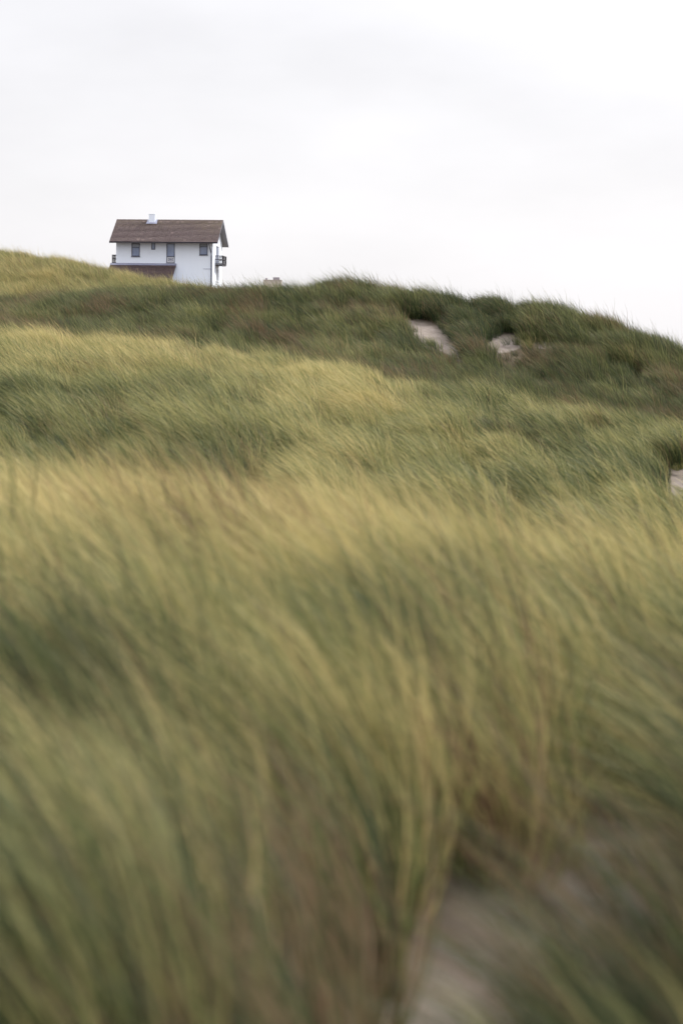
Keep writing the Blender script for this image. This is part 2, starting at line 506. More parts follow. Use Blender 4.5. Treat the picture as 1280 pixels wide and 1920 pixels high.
def gn_scatter(name, coll):
    ng = bpy.data.node_groups.new(name, 'GeometryNodeTree')
    ng.interface.new_socket('Geometry', in_out='INPUT', socket_type='NodeSocketGeometry')
    ng.interface.new_socket('Geometry', in_out='OUTPUT', socket_type='NodeSocketGeometry')
    gi, go = ng.nodes.new('NodeGroupInput'), ng.nodes.new('NodeGroupOutput')
    iop = ng.nodes.new('GeometryNodeInstanceOnPoints')
    ci = ng.nodes.new('GeometryNodeCollectionInfo')
    ci.inputs['Collection'].default_value = coll
    ci.inputs['Separate Children'].default_value = True
    ci.inputs['Reset Children'].default_value = True
    def na(nm, dt):
        n = ng.nodes.new('GeometryNodeInputNamedAttribute')
        n.data_type = dt
        n.inputs['Name'].default_value = nm
        return n.outputs['Attribute']
    ng.links.new(gi.outputs[0], iop.inputs['Points'])
    ng.links.new(ci.outputs[0], iop.inputs['Instance'])
    iop.inputs['Pick Instance'].default_value = True
    ng.links.new(na('variant', 'INT'), iop.inputs['Instance Index'])
    ng.links.new(na('rot', 'FLOAT_VECTOR'), iop.inputs['Rotation'])
    ng.links.new(na('scl', 'FLOAT_VECTOR'), iop.inputs['Scale'])
    ng.links.new(iop.outputs[0], go.inputs[0])
    return ng
def scatter_object(name, label, X, Y, coll, rot, scl, hue, dry):
    Zg = height(X, Y) - 0.02
    me = mesh_np(name, np.stack([X, Y, Zg], -1), np.zeros((0, 4), int))
    fattr(me, 'variant', RNG.integers(0, 8, len(X)).astype(np.int32), 'INT')
    fattr(me, 'rot', rot.astype(np.float32), 'FLOAT_VECTOR')
    fattr(me, 'scl', scl.astype(np.float32), 'FLOAT_VECTOR')
    fattr(me, 'hue', hue.astype(np.float32)); fattr(me, 'dry', dry.astype(np.float32))
    ob = bpy.data.objects.new(name, me)
    col.objects.link(ob)
    ob['kind'] = 'stuff'; ob['label'] = label
    md = ob.modifiers.new('scatter', 'NODES')
    md.node_group = gn_scatter(name + '_scatter', coll)
    return ob
def fan(y0, y1, dens, margin=1.35, side=1.2):
    """Random points of even density inside the widened view wedge."""
    half = lambda y: y * 640 / F * margin + side * (1 + 1.2 * sstep(13, 9, np.asarray(y)))
    area = (half(y0) + half(y1)) * (y1 - y0)
    n = int(area * dens)
    Y = RNG.uniform(y0, y1, n * 2)
    keep = RNG.uniform(0, 1, n * 2) < half(Y) / half(y1)
    Y = Y[keep]
    X = RNG.uniform(-1, 1, len(Y)) * half(Y)
    return X, Y
def rots(X, Y, amp, seed):
    yaw = amp * 2 * (fbm(X * 0.5, Y * 0.5, seed, 2) - 0.5) * 1.6 + RNG.normal(0, amp * 0.5, len(X))
    return np.stack([RNG.normal(0, .06, len(X)), RNG.normal(0, .10, len(X)), yaw], -1)
def uv_of(X, Y):
    return pix(X, Y, height(X, Y))

def scatter(name, label, y0, y1, dens, coll, amp, hue_fn, dry_fn, scl_fn, keep_fn=None):
    X, Y = fan(y0, y1, dens)
    Zg = height(X, Y)
    m = mound(X, Y)
    sand = sand_field(X, Y, Zg)
    u, v = pix(X, Y, Zg)
    # grass that would stand right in front of a blow-out also thins out, as on the lee of a scarp
    step = np.where(Y > 100, 0.8, np.where(Y > 20, 0.7, 0.24))
    front = np.zeros_like(X)
    for q in (1, 2, 3, 4, 5, 6):
        front = np.maximum(front, sand_field(X, Y + q * step, height(X, Y + q * step)))
    bare = np.maximum(np.where(Y < 20, 0.93, 0.985) * sstep(0.15, 0.95, sand), 0.93 * sstep(0.3, 1.0, front))
    dens_here = sstep(0.18 + 0.14 * (Y > 24), 0.70, m + RNG.normal(0, .05, len(X))) * (1 - bare)
    k = RNG.uniform(0, 1, len(X)) < dens_here
    if keep_fn is not None:
        k &= keep_fn(X, Y, u, v)
    X, Y, m, u, v, bare = X[k], Y[k], m[k], u[k], v[k], bare[k]
    s = scl_fn(X, Y, m, u, v) * np.where(bare > 0.5, 0.55, 1.0) * RNG.uniform(0.85, 1.15, len(X))
    scl = np.stack([s, s, s * RNG.uniform(0.85, 1.12, len(X))], -1)
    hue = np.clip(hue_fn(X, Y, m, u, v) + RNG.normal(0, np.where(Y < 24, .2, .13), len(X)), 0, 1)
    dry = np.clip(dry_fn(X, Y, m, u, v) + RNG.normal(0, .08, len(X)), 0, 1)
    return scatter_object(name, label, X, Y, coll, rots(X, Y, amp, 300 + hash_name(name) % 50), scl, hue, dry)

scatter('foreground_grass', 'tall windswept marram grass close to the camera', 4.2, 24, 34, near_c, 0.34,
        lambda X, Y, m, u, v: -0.06 + 0.36 * m + 0.20 * sstep(6.0, 8.5, Y) + 0.50 * sstep(10, 15, Y) + 0.55 * (fbm(X * 1.3, Y * 0.5, 21) - 0.5) * 2 + 0.60 * (vnoise(X * 4.5, Y * 1.3, 23) - 0.5) - 0.20 * sstep(0.35, 0.9, X) * sstep(10, 7, Y),  # hue lowered close by and at the right to paint in deep shade
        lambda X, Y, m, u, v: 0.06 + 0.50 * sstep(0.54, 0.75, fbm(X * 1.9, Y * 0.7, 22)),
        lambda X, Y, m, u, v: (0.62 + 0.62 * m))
scatter('slope_grass', 'yellow-green grass on the long middle slope', 24, 94, 12, mid_c, 0.55,
        lambda X, Y, m, u, v: -0.04 - 0.11 * sstep(400, 1000, u) + 0.62 * m + 0.09 * sstep(54, 68, Y) + 0.46 * (fbm(X * 0.35, Y * 0.18, 31) - 0.5) * 2 + 0.02 * sstep(36, 24, Y),  # golden tops; lower hue and more dry also paint shade into the hollows
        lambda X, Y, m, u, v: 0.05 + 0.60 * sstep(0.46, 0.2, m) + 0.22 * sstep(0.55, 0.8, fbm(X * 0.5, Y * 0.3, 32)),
        lambda X, Y, m, u, v: (0.42 + 0.85 * m))
scatter('dune_grass', 'dark green grass on the steep far dune', 94, 153, 9.5, far_c, 0.62,
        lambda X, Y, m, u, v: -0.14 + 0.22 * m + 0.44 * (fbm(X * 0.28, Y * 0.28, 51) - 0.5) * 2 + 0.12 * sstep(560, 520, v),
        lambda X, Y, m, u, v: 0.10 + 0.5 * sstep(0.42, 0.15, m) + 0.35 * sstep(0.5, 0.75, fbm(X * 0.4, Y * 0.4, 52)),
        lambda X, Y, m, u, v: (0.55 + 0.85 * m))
scatter('ridge_grass', 'straw-yellow grass on the ridge in front of the house', 153, 205, 6.0, far_c, 0.40,
        lambda X, Y, m, u, v: 0.36 + 0.28 * m + 0.24 * (fbm(X * 0.25, Y * 0.2, 61) - 0.5) * 2,
        lambda X, Y, m, u, v: 0.18 + 0.4 * sstep(0.4, 0.15, m),
        lambda X, Y, m, u, v: (0.72 + 0.45 * m),
        lambda X, Y, u, v: u < 760)
# ------------------------------------------------------------------ distinct tussocks, each a plant of its own
m_tussock = grass_material('tussock_blades', False)
def hit(u, v, y0, y1):
    ys = np.linspace(y0, y1, 1500)
    pts = np.array([P(u, v, y) for y in ys])
    below = pts[:, 2] <= height(pts[:, 0], ys)
    k = int(np.argmax(below)) if below.any() else len(ys) - 1
    return pts[k]
def tussock(label, u, v, y0, y1, n, radius, lmin, lmax, width, hue, dry, lean=0.7, spread=1.2, skyline=False):
    if skyline:      # stands on the crest itself: the highest ground on that line of sight
        ys = np.linspace(y0, y1, 200)
        xs = (u - 640) / F * ys
        _, vv = pix(xs, ys, height(xs, ys))
        k = int(np.argmin(vv)); x, y = xs[k], ys[k]
    else:
        x, y, _ = hit(u, v, y0, y1)
    rng = np.random.default_rng(int(u * 3 + v))
    vts, q, al, rn = blades(rng, n, radius, lmin, lmax, width, 6, lean, spread)
    me = mesh_np('marram_tussock', vts, q)
    fattr(me, 'along', al.astype(np.float32)); fattr(me, 'rnd', rn.astype(np.float32))
    fattr(me, 'hue', np.full(len(vts), hue, np.float32)); fattr(me, 'dry', np.full(len(vts), dry, np.float32))
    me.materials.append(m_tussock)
    o = bpy.data.objects.new('marram_tussock', me)
    o.location = (x, y, float(height(np.array([x]), np.array([y]))[0]) - 0.03)
    o['label'] = label; o['category'] = 'grass tussock'; o['group'] = 'distinct tussocks of marram grass'
    col.objects.link(o)
    return o
tussock('straw-tipped brown tussock between the two bare sand patches on the far dune', 872, 634, 112, 141, 420, 0.55, 0.7, 1.35, 0.018, 0.42, 0.45, 0.45, 1.7)
tussock('large rounded green tussock on the crest right of the dip in the skyline', 1022, 600, 130, 146, 620, 0.75, 0.7, 1.25, 0.018, 0.22, 0.15, 0.5, 1.4, True)
tussock('broad dark green tussock on the crest left of the dip in the skyline', 925, 598, 130, 146, 620, 0.85, 0.7, 1.3, 0.018, 0.14, 0.15, 0.55, 1.2, True)
tussock('small spiky tuft standing up alone on the falling right end of the skyline', 1234, 650, 130, 146, 260, 0.45, 0.6, 1.0, 0.018, 0.16, 0.1, 0.35, 1.3, True)
tussock('pale green tussock just below the left sand patch on the far dune', 908, 668, 112, 141, 420, 0.6, 0.6, 1.2, 0.018, 0.30, 0.2, 0.55, 1.5)
tussock('small upright green tuft at the right edge of the right sand patch', 1000, 640, 112, 141, 260, 0.5, 0.5, 0.95, 0.018, 0.24, 0.15, 0.4, 1.3)
tussock('bright yellow-green spiky tussock halfway down the right of the middle slope', 968, 842, 36, 90, 300, 0.28, 0.5, 0.95, 0.012, 0.58, 0.1, 0.35, 1.5)
tussock('small dark green tussock just left of the bright spiky one', 930, 852, 36, 90, 260, 0.3, 0.45, 0.8, 0.012, 0.40, 0.2, 0.5, 1.3)
tussock('tall tussock at the left rim of the sand patch by the right edge', 1225, 905, 30, 70, 320, 0.28, 0.5, 0.9, 0.010, 0.44, 0.3, 0.5, 1.3)
tussock('wind-bent tussock above the sand patch by the right edge', 1262, 862, 36, 80, 320, 0.34, 0.5, 0.9, 0.011, 0.46, 0.25, 0.6, 1.2)
tussock('dark brown-centred tussock at the left just beyond the blurred near crest', 195, 925, 24, 60, 300, 0.24, 0.45, 0.85, 0.009, 0.35, 0.6, 0.45, 1.4)
tussock('dark tuft on the skyline just right of the house', 438, 545, 130, 146, 300, 0.5, 0.6, 1.05, 0.018, 0.12, 0.1, 0.6, 1.2, True)

tussock('very dark blurred tussock in the lower right corner, nearest the camera', 1235, 1880, 3.8, 5.2, 420, 0.24, 0.40, 0.66, 0.009, 0.0, 0.22, 0.4, 1.3)  # lowest blade hue, here and below, paints in the tussocks' deep inner shade
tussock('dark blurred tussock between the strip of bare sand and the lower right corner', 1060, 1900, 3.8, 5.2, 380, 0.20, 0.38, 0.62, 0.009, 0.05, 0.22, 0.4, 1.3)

# ------------------------------------------------------------------ mesh helper
class MB:
    def __init__(self):
        self.v, self.f = [], []
    def add(self, vs, fs):
        b = len(self.v)
        self.v += [tuple(p) for p in vs]
        self.f += [tuple(b + i for i in f) for f in fs]
        return self
    def box(self, x0, x1, y0, y1, z0, z1):
        vs = [(x0, y0, z0), (x1, y0, z0), (x1, y1, z0), (x0, y1, z0), (x0, y0, z1), (x1, y0, z1), (x1, y1, z1), (x0, y1, z1)]
        return self.add(vs, [(3, 2, 1, 0), (4, 5, 6, 7), (0, 1, 5, 4), (1, 2, 6, 5), (2, 3, 7, 6), (3, 0, 4, 7)])
    def prism(self, ring, d):
        """Closed ring of points swept by vector d."""
        n = len(ring); d = Vector(d)
        a = [Vector(p) for p in ring]; b = [p + d for p in a]
        fs = [tuple(range(n - 1, -1, -1)), tuple(range(n, 2 * n))] + [(i, (i + 1) % n, n + (i + 1) % n, n + i) for i in range(n)]
        return self.add(a + b, fs)
    def tube(self, pts, r, n=8):
        pts = [Vector(p) for p in pts]
        rings = []
        for i, p in enumerate(pts):
            d = (pts[min(i + 1, len(pts) - 1)] - pts[max(i - 1, 0)]).normalized()
            a = d.orthogonal().normalized() if abs(d.z) < 0.99 else Vector((1, 0, 0))
            b = d.cross(a)
            rings.append([p + a * r * math.cos(2 * math.pi * k / n) + b * r * math.sin(2 * math.pi * k / n) for k in range(n)])
        vs = [q for ring in rings for q in ring]
        fs = [(i * n + k, i * n + (k + 1) % n, (i + 1) * n + (k + 1) % n, (i + 1) * n + k) for i in range(len(pts) - 1) for k in range(n)]
        fs += [tuple(range(n - 1, -1, -1)), tuple(range((len(pts) - 1) * n, len(pts) * n))]
        return self.add(vs, fs)
    def build(self, name, m, parent=None, bevel=0.0):
        me = bpy.data.meshes.new(name)
        me.from_pydata(self.v, [], self.f)
        bm = bmesh.new(); bm.from_mesh(me)
        bmesh.ops.recalc_face_normals(bm, faces=bm.faces)
        bm.to_mesh(me); bm.free()
        me.materials.append(m)
        o = bpy.data.objects.new(name, me)
        col.objects.link(o)
        if parent is not None:
            o.parent = parent
        if bevel:
            md = o.modifiers.new('bevel', 'BEVEL'); md.width = bevel; md.segments = 1
        return o

# ------------------------------------------------------------------ materials of the house
m_white, t, o = mat('white_render')
p = N(t, 'ShaderNodeBsdfPrincipled')
streak = noise(t, 1.2, 5, 0.6, stretch=(1.5, 1.5, 0.22))
L(t, ramp(t, streak, [(0.3, (0.765, 0.825, 0.92)), (0.7, (0.785, 0.845, 0.935))]), p.inputs['Base Color'])
p.inputs['Roughness'].default_value = 0.85
p.inputs['Specular IOR Level'].default_value = 0.2
L(t, bump(t, noise(t, 60, 3, 0.6), 0.01), p.inputs['Normal'])
L(t, p.outputs[0], o.inputs[0])
m_tile, t, o = mat('clay_tiles')
p = N(t, 'ShaderNodeBsdfPrincipled')
pt = N(t, 'ShaderNodeAttribute', attribute_name='tone').outputs['Fac']
ms = N(t, 'ShaderNodeAttribute', attribute_name='moss').outputs['Fac']
tone = ramp(t, pt, [(0.0, (0.042, 0.027, 0.029)), (0.5, (0.062, 0.037, 0.040)), (0.92, (0.080, 0.054, 0.054)), (1.0, (0.16, 0.115, 0.105))])
mf = math_n(t, 'MULTIPLY', ms, ramp(t, noise(t, 1.6, 6, 0.7), [(0.3, (0, 0, 0)), (0.62, (1, 1, 1))]), True)
L(t, mixc(t, mf, tone, (0.105, 0.078, 0.042)), p.inputs['Base Color'])
p.inputs['Roughness'].default_value = 0.75
L(t, p.outputs[0], o.inputs[0])
m_frame = simple('blue_grey_paint', (0.06, 0.066, 0.10), (0.085, 0.092, 0.13), 0.45, 4)
m_whitewood = simple('white_woodwork', (0.62, 0.64, 0.68), (0.72, 0.74, 0.78), 0.5, 4)
m_lead = simple('lead_flashing', (0.17, 0.18, 0.25), (0.24, 0.25, 0.33), 0.55, 5)
m_soffit = simple('grey_soffit_boards', (0.27, 0.27, 0.29), (0.34, 0.34, 0.36), 0.7, 3, stretch=(8, 1, 1))
m_iron = simple('dark_iron', (0.018, 0.017, 0.022), (0.035, 0.03, 0.04), 0.5, 8, metal=0.0)
m_glass, t, o = mat('window_glass')
p = N(t, 'ShaderNodeBsdfPrincipled')
L(t, ramp(t, noise(t, 0.9, 3, 0.5), [(0.35, (0.15, 0.20, 0.33)), (0.65, (0.22, 0.275, 0.42))]), p.inputs['Base Color'])  # blue base colour stands in for sky reflected in the panes
p.inputs['Roughness'].default_value = 0.08
p.inputs['Specular IOR Level'].default_value = 0.9
L(t, p.outputs[0], o.inputs[0])
m_blind = simple('pale_roller_blind', (0.36, 0.40, 0.46), (0.42, 0.46, 0.52), 0.6, 6)
m_concrete = simple('beige_concrete', (0.50, 0.445, 0.40), (0.58, 0.52, 0.47), 0.9, 0.4)
m_plant = simple('grey_mauve_cladding', (0.24, 0.22, 0.25), (0.30, 0.27, 0.30), 0.8, 0.5)

# ------------------------------------------------------------------ the white house
S = 1 / 15.5
YAW = 4.4
def hx(u): return (u - 398.5) * S
def hz(u, v): return (545 - v - (398.5 - u) * 0.0108) * S
house = bpy.data.objects.new('house', None)
hp = P(398.5, 545, 292.0)
house.location = hp
house.rotation_euler = (0, 0, -R(YAW))
house['label'] = 'white two-storey house with brown tiled roof behind the dune'
house['category'] = 'house'
col.objects.link(house)
W0, DEP = hx(217.0), 8.8            # left wall edge, depth
BASE = -1.6                         # walls go down into the dune
RIDGE_Y, RIDGE_Z, EAVE_Z, FO, GO = 4.4, 8.62, 5.74, 0.9, 0.66
SL = (RIDGE_Z - EAVE_Z) / (RIDGE_Y + FO)
def roof_z(y): return RIDGE_Z - SL * abs(y - RIDGE_Y)
def px_rect(u0, u1, v0, v1):
    return hx(u0), hx(u1), hz((u0 + u1) / 2, v1), hz((u0 + u1) / 2, v0)
OP = {'w1': px_rect(246, 261.6, 456.2, 480.8), 'w2': px_rect(283.3, 290.6, 456.2, 468.6),
      'door': px_rect(311.8, 327.3, 457.3, 493.6), 'w3': px_rect(373.8, 388.9, 457.0, 478.6)}
TH = 0.22
def wall_mesh(a0, a1, z0, z1, ops, to3, mb):
    """Rectangular wall with openings and reveals; to3(a, depth, z) gives the point."""
    xs = sorted({a0, a1, *[q for o_ in ops for q in o_[:2]]}); zs = sorted({z0, z1, *[q for o_ in ops for q in o_[2:]]})
    for i in range(len(xs) - 1):
        for j in range(len(zs) - 1):
            cx, cz = (xs[i] + xs[i + 1]) / 2, (zs[j] + zs[j + 1]) / 2
            if any(o_[0] < cx < o_[1] and o_[2] < cz < o_[3] for o_ in ops):
                continue
            mb.add([to3(xs[i], 0, zs[j]), to3(xs[i + 1], 0, zs[j]), to3(xs[i + 1], 0, zs[j + 1]), to3(xs[i], 0, zs[j + 1])], [(0, 1, 2, 3)])
    for x0, x1, zz0, zz1 in ops:
        r = [(x0, zz0), (x1, zz0), (x1, zz1), (x0, zz1)]
        for k in range(4):
            (ax, az), (bx_, bz) = r[k], r[(k + 1) % 4]
            mb.add([to3(ax, 0, az), to3(bx_, 0, bz), to3(bx_, TH, bz), to3(ax, TH, az)], [(0, 1, 2, 3)])
        mb.add([to3(x0, TH, zz0), to3(x1, TH, zz0), to3(x1, TH, zz1), to3(x0, TH, zz1)], [(0, 1, 2, 3)])
front3 = lambda a, d, z: (a, d, z)
gable3 = lambda a, d, z: (-d, a, z)
def wall_top(y): return roof_z(y) - 0.16
WT = wall_top(0.0)
mb = MB(); wall_mesh(W0, 0, BASE, WT, list(OP.values()), front3, mb); mb.build('wall', m_white, house)
G_DOOR = (3.0, 5.5, 3.32, 5.55); G_WIN = (3.2, 5.7, 1.25, 2.75)
mb = MB(); wall_mesh(0, DEP, BASE, WT, [G_DOOR, G_WIN], gable3, mb)
mb.add([(0, 0, WT), (0, DEP, WT), (0, RIDGE_Y, wall_top(RIDGE_Y))], [(0, 1, 2)]); mb.build('wall', m_white, house)
mb = MB(); mb.add([(W0, 0, BASE), (W0, DEP, BASE), (W0, DEP, WT), (W0, RIDGE_Y, wall_top(RIDGE_Y)), (W0, 0, WT)], [(0, 1, 2, 3, 4)]); mb.build('wall', m_white, house)
mb = MB(); mb.add([(W0, DEP, BASE), (0, DEP, BASE), (0, DEP, WT), (W0, DEP, WT)], [(0, 1, 2, 3)]); mb.build('wall', m_white, house)

def frame_ring(mb, x0, x1, z0, z1, w, d0, d1, to3):
    def bar(a0, a1, c0, c1):
        p0, p1 = to3(a0, d0, c0), to3(a1, d1, c1)
        mb.box(min(p0[0], p1[0]), max(p0[0], p1[0]), min(p0[1], p1[1]), max(p0[1], p1[1]), c0, c1)
    bar(x0, x0 + w, z0, z1); bar(x1 - w, x1, z0, z1)
    bar(x0 + w, x1 - w, z0, z0 + w); bar(x0 + w, x1 - w, z1 - w, z1)
    return bar
def slab(x0, x1, z0, z1, d0, d1, to3):
    p0, p1 = to3(x0, d0, z0), to3(x1, d1, z1)
    return MB().box(min(p0[0], p1[0]), max(p0[0], p1[0]), min(p0[1], p1[1]), max(p0[1], p1[1]), z0, z1)
def window(rect, transom, to3, fm, sill=True, mull=None, blind=False, fw=0.085):
    x0, x1, z0, z1 = rect
    mb = MB()
    bar = frame_ring(mb, x0, x1, z0, z1, fw, -0.035, 0.12, to3)
    w = mb.build('window', fm, house)
    i0, i1, k0, k1 = x0 + fw, x1 - fw, z0 + fw, z1 - fw
    if transom:
        zt = z0 + (z1 - z0) * transom
        slab(i0, i1, zt - 0.035, zt + 0.035, -0.02, 0.1, to3).build('transom', fm, w)
        slab(i0, i1, k0, zt - 0.037, 0.05, 0.07, to3).build('pane', m_glass, w)
        slab(i0, i1, zt + 0.037, k1, 0.05, 0.07, to3).build('pane', m_blind if blind else m_glass, w)
    elif mull:
        n = mull
        for q in range(n):
            a0 = i0 + (i1 - i0) * q / n; a1 = i0 + (i1 - i0) * (q + 1) / n
            slab(a0 + 0.03, a1 - 0.03, k0, k1, 0.05, 0.07, to3).build('pane', m_blind if blind else m_glass, w)
            if q:
                slab(a0 - 0.028, a0 + 0.028, k0, k1, -0.01, 0.1, to3).build('mullion', fm, w)
    else:
        slab(i0, i1, k0, k1, 0.05, 0.07, to3).build('pane', m_glass, w)
    if sill:
        slab(x0 - 0.05, x1 + 0.05, z0 - 0.07, z0 - 0.003, -0.10, 0.05, to3).build('sill', m_whitewood if fm is m_whitewood else m_frame, w)
    return w
window(OP['w1'], 0.68, front3, m_frame, blind=True)
window(OP['w2'], None, front3, m_frame, sill=False)
window(OP['w3'], 0.70, front3, m_frame, blind=True)
window(G_WIN, None, gable3, m_whitewood, mull=3, fw=0.07, blind=True)
# terrace door on the lean-to roof: glazed above, white panel with a small square below
x0, x1, z0, z1 = OP['door']
mb = MB(); frame_ring(mb, x0, x1, z0, z1, 0.085, -0.035, 0.12, front3)
door = mb.build('door', m_frame, house)
door['label'] = 'tall narrow glazed door above the low roof'
zm = z0 + (z1 - z0) * 0.335
slab(x0 + 0.085, x1 - 0.085, zm - 0.04, zm + 0.04, -0.02, 0.1, front3).build('rail', m_frame, door)
slab(x0 + 0.085, x1 - 0.085, zm + 0.042, z1 - 0.085, 0.05, 0.07, front3).build('pane', m_glass, door)
mb = MB(); frame_ring(mb, x0 + 0.087, x1 - 0.087, z0 + 0.087, zm - 0.042, 0.12, 0.03, 0.06, front3); mb.build('panel_frame', m_whitewood, door)
slab(x0 + 0.2, x1 - 0.2, z0 + 0.2, zm - 0.155, 0.045, 0.065, front3).build('panel', m_lead, door)
mb = MB(); frame_ring(mb, x0 + 0.29, x1 - 0.29, z0 + 0.29, zm - 0.245, 0.045, 0.02, 0.043, front3); mb.build('hatch', m_whitewood, door)
# balcony door in the gable
x0, x1, z0, z1 = G_DOOR
mb = MB(); bar = frame_ring(mb, x0, x1, z0, z1, 0.08, -0.03, 0.12, gable3)
gd = mb.build('door', m_whitewood, house)
gd['label'] = 'double glazed door behind the right balcony'
xm = (x0 + x1) / 2
slab(xm - 0.05, xm + 0.05, z0 + 0.08, z1 - 0.08, -0.01, 0.1, gable3).build('mullion', m_whitewood, gd)
slab(x0 + 0.08, xm - 0.052, z0 + 0.08, z1 - 0.08, 0.05, 0.07, gable3).build('pane', m_glass, gd)
slab(xm + 0.052, x1 - 0.08, z0 + 0.08, z1 - 0.08, 0.05, 0.07, gable3).build('pane', m_glass, gd)

# tiled slopes
def tiles(name, parent, x0, x1, y_low, z_low, y_top, z_top, moss_fn, wtile=0.30, expo=0.335, seed=3):
    rng = random.Random(seed)
    run = Vector((0, y_top - y_low, z_top - z_low)); ln = run.length; ud = run.normalized()
    nrm = Vector((1, 0, 0)).cross(ud).normalized()
    if nrm.z < 0: nrm = -nrm
    nc = int(round(ln / expo)); ex = ln / nc
    nt = int(round((x1 - x0) / wtile)); wt_ = (x1 - x0) / nt
    vs, fs, tone_, moss_ = [], [], [], []
    for r in range(nc):
        ctone = rng.gauss(0.5, 0.13)
        for k in range(nt):
            lift = 0.012 + rng.uniform(0, 0.016)
            b = Vector((x0 + k * wt_, y_low, z_low)) + ud * (r * ex - 0.03 + rng.uniform(-0.012, 0.012))
            xw = Vector((wt_ - 0.012, 0, 0))
            up = ud * (ex + 0.02)
            lo_top = nrm * (0.075 + lift); hi_top = nrm * 0.030
            base = len(vs)
            for pp in (b + nrm * 0.004, b + xw + nrm * 0.004, b + xw + up + nrm * 0.004, b + up + nrm * 0.004,
                       b + lo_top, b + xw + lo_top, b + xw + up + hi_top, b + up + hi_top):
                vs.append(tuple(pp))
            fs += [tuple(base + i for i in f) for f in ((4, 5, 6, 7), (0, 1, 5, 4), (1, 2, 6, 5), (3, 0, 4, 7))]
            tv = min(1, max(0, ctone + rng.gauss(0, 0.15) + (0.4 if rng.random() < 0.02 else 0)))
            mv = min(1, max(0, moss_fn((k + 0.5) / nt, (r + 0.5) / nc)))
            tone_ += [tv] * 8; moss_ += [mv] * 8
    me = bpy.data.meshes.new(name); me.from_pydata(vs, [], fs)
    fattr(me, 'tone', np.array(tone_, np.float32)); fattr(me, 'moss', np.array(moss_, np.float32))
    me.materials.append(m_tile)
    ob = bpy.data.objects.new(name, me); col.objects.link(ob); ob.parent = parent
    ob['kind'] = 'stuff'
    return ob
RX0, RX1 = W0 - GO, GO
mb = MB()
t_ = 0.15
prof = [(0, -FO, EAVE_Z), (0, RIDGE_Y, RIDGE_Z), (0, DEP + FO, EAVE_Z), (0, DEP + FO, EAVE_Z - t_), (0, RIDGE_Y, RIDGE_Z - t_ * 1.1), (0, -FO, EAVE_Z - t_)]
mb.prism([(RX0, y, z) for _, y, z in prof], (RX1 - RX0, 0, 0))
roof = mb.build('roof', m_soffit, house)
tiles('roof_tile', roof, RX0 - 0.03, RX1 + 0.03, -FO, EAVE_Z, RIDGE_Y, RIDGE_Z, lambda a, b: 0.15 + 0.75 * max(0, b - 0.45) + 0.75 * max(0, a - 0.72) * 3.0 * b)
tiles('roof_tile', roof, RX0 - 0.03, RX1 + 0.03, DEP + FO, EAVE_Z, RIDGE_Y, RIDGE_Z, lambda a, b: 0.2, seed=9)
mb = MB(); n = 36
for k in range(n):
    a = RX0 - 0.03 + (RX1 - RX0 + 0.06) * k / n; b = RX0 - 0.03 + (RX1 - RX0 + 0.06) * (k + 1) / n - 0.01
    ring = [(a, RIDGE_Y + 0.15 * math.cos(q), RIDGE_Z - 0.02 + 0.10 * math.sin(q)) for q in np.linspace(0, math.pi, 7)]
    mb.prism(ring, (b - a, 0, random.uniform(-0.008, 0.008)))
rt = mb.build('ridge_tile', m_tile, roof); rt['kind'] = 'stuff'
fattr(rt.data, 'tone', np.full(len(rt.data.vertices), 0.35, np.float32)); fattr(rt.data, 'moss', np.full(len(rt.data.vertices), 0.1, np.float32))
# verge boards on the gable ends
for xv in (RX0 - 0.035, RX1):
    for sgn in (-1, 1):
        ye = -FO if sgn < 0 else DEP + FO
        MB().prism([(xv, ye, EAVE_Z + 0.02), (xv, RIDGE_Y, RIDGE_Z + 0.02), (xv, RIDGE_Y, RIDGE_Z - 0.2), (xv, ye, EAVE_Z - 0.2)], (0.035, 0, 0)).build('verge_board', m_frame, roof)
# gutter under the eaves and the downpipe at the right corner
ring = [(RX0, -FO - 0.07 + 0.065 * math.cos(q), EAVE_Z - 0.02 + 0.065 * math.sin(q)) for q in np.linspace(math.pi, 2 * math.pi, 7)]
MB().prism(ring, (RX1 - RX0, 0, 0)).build('gutter', m_frame, house)
dx = hx(394.9)
MB().tube([(dx - 0.12, -FO - 0.06, EAVE_Z - 0.06), (dx - 0.12, -FO - 0.02, EAVE_Z - 0.2), (dx - 0.05, -0.25, EAVE_Z - 0.75), (dx + 0.03, -0.09, EAVE_Z - 1.1), (dx + 0.07, -0.075, EAVE_Z - 1.6), (dx + 0.07, -0.075, BASE)], 0.06).build('downpipe', m_frame, house)
MB().tube([(hx(380.5), -0.03, 2.62), (hx(389), -0.03, 2.60), (hx(394.4), -0.03, 2.60)], 0.018, 6).build('cable', m_lead, house)
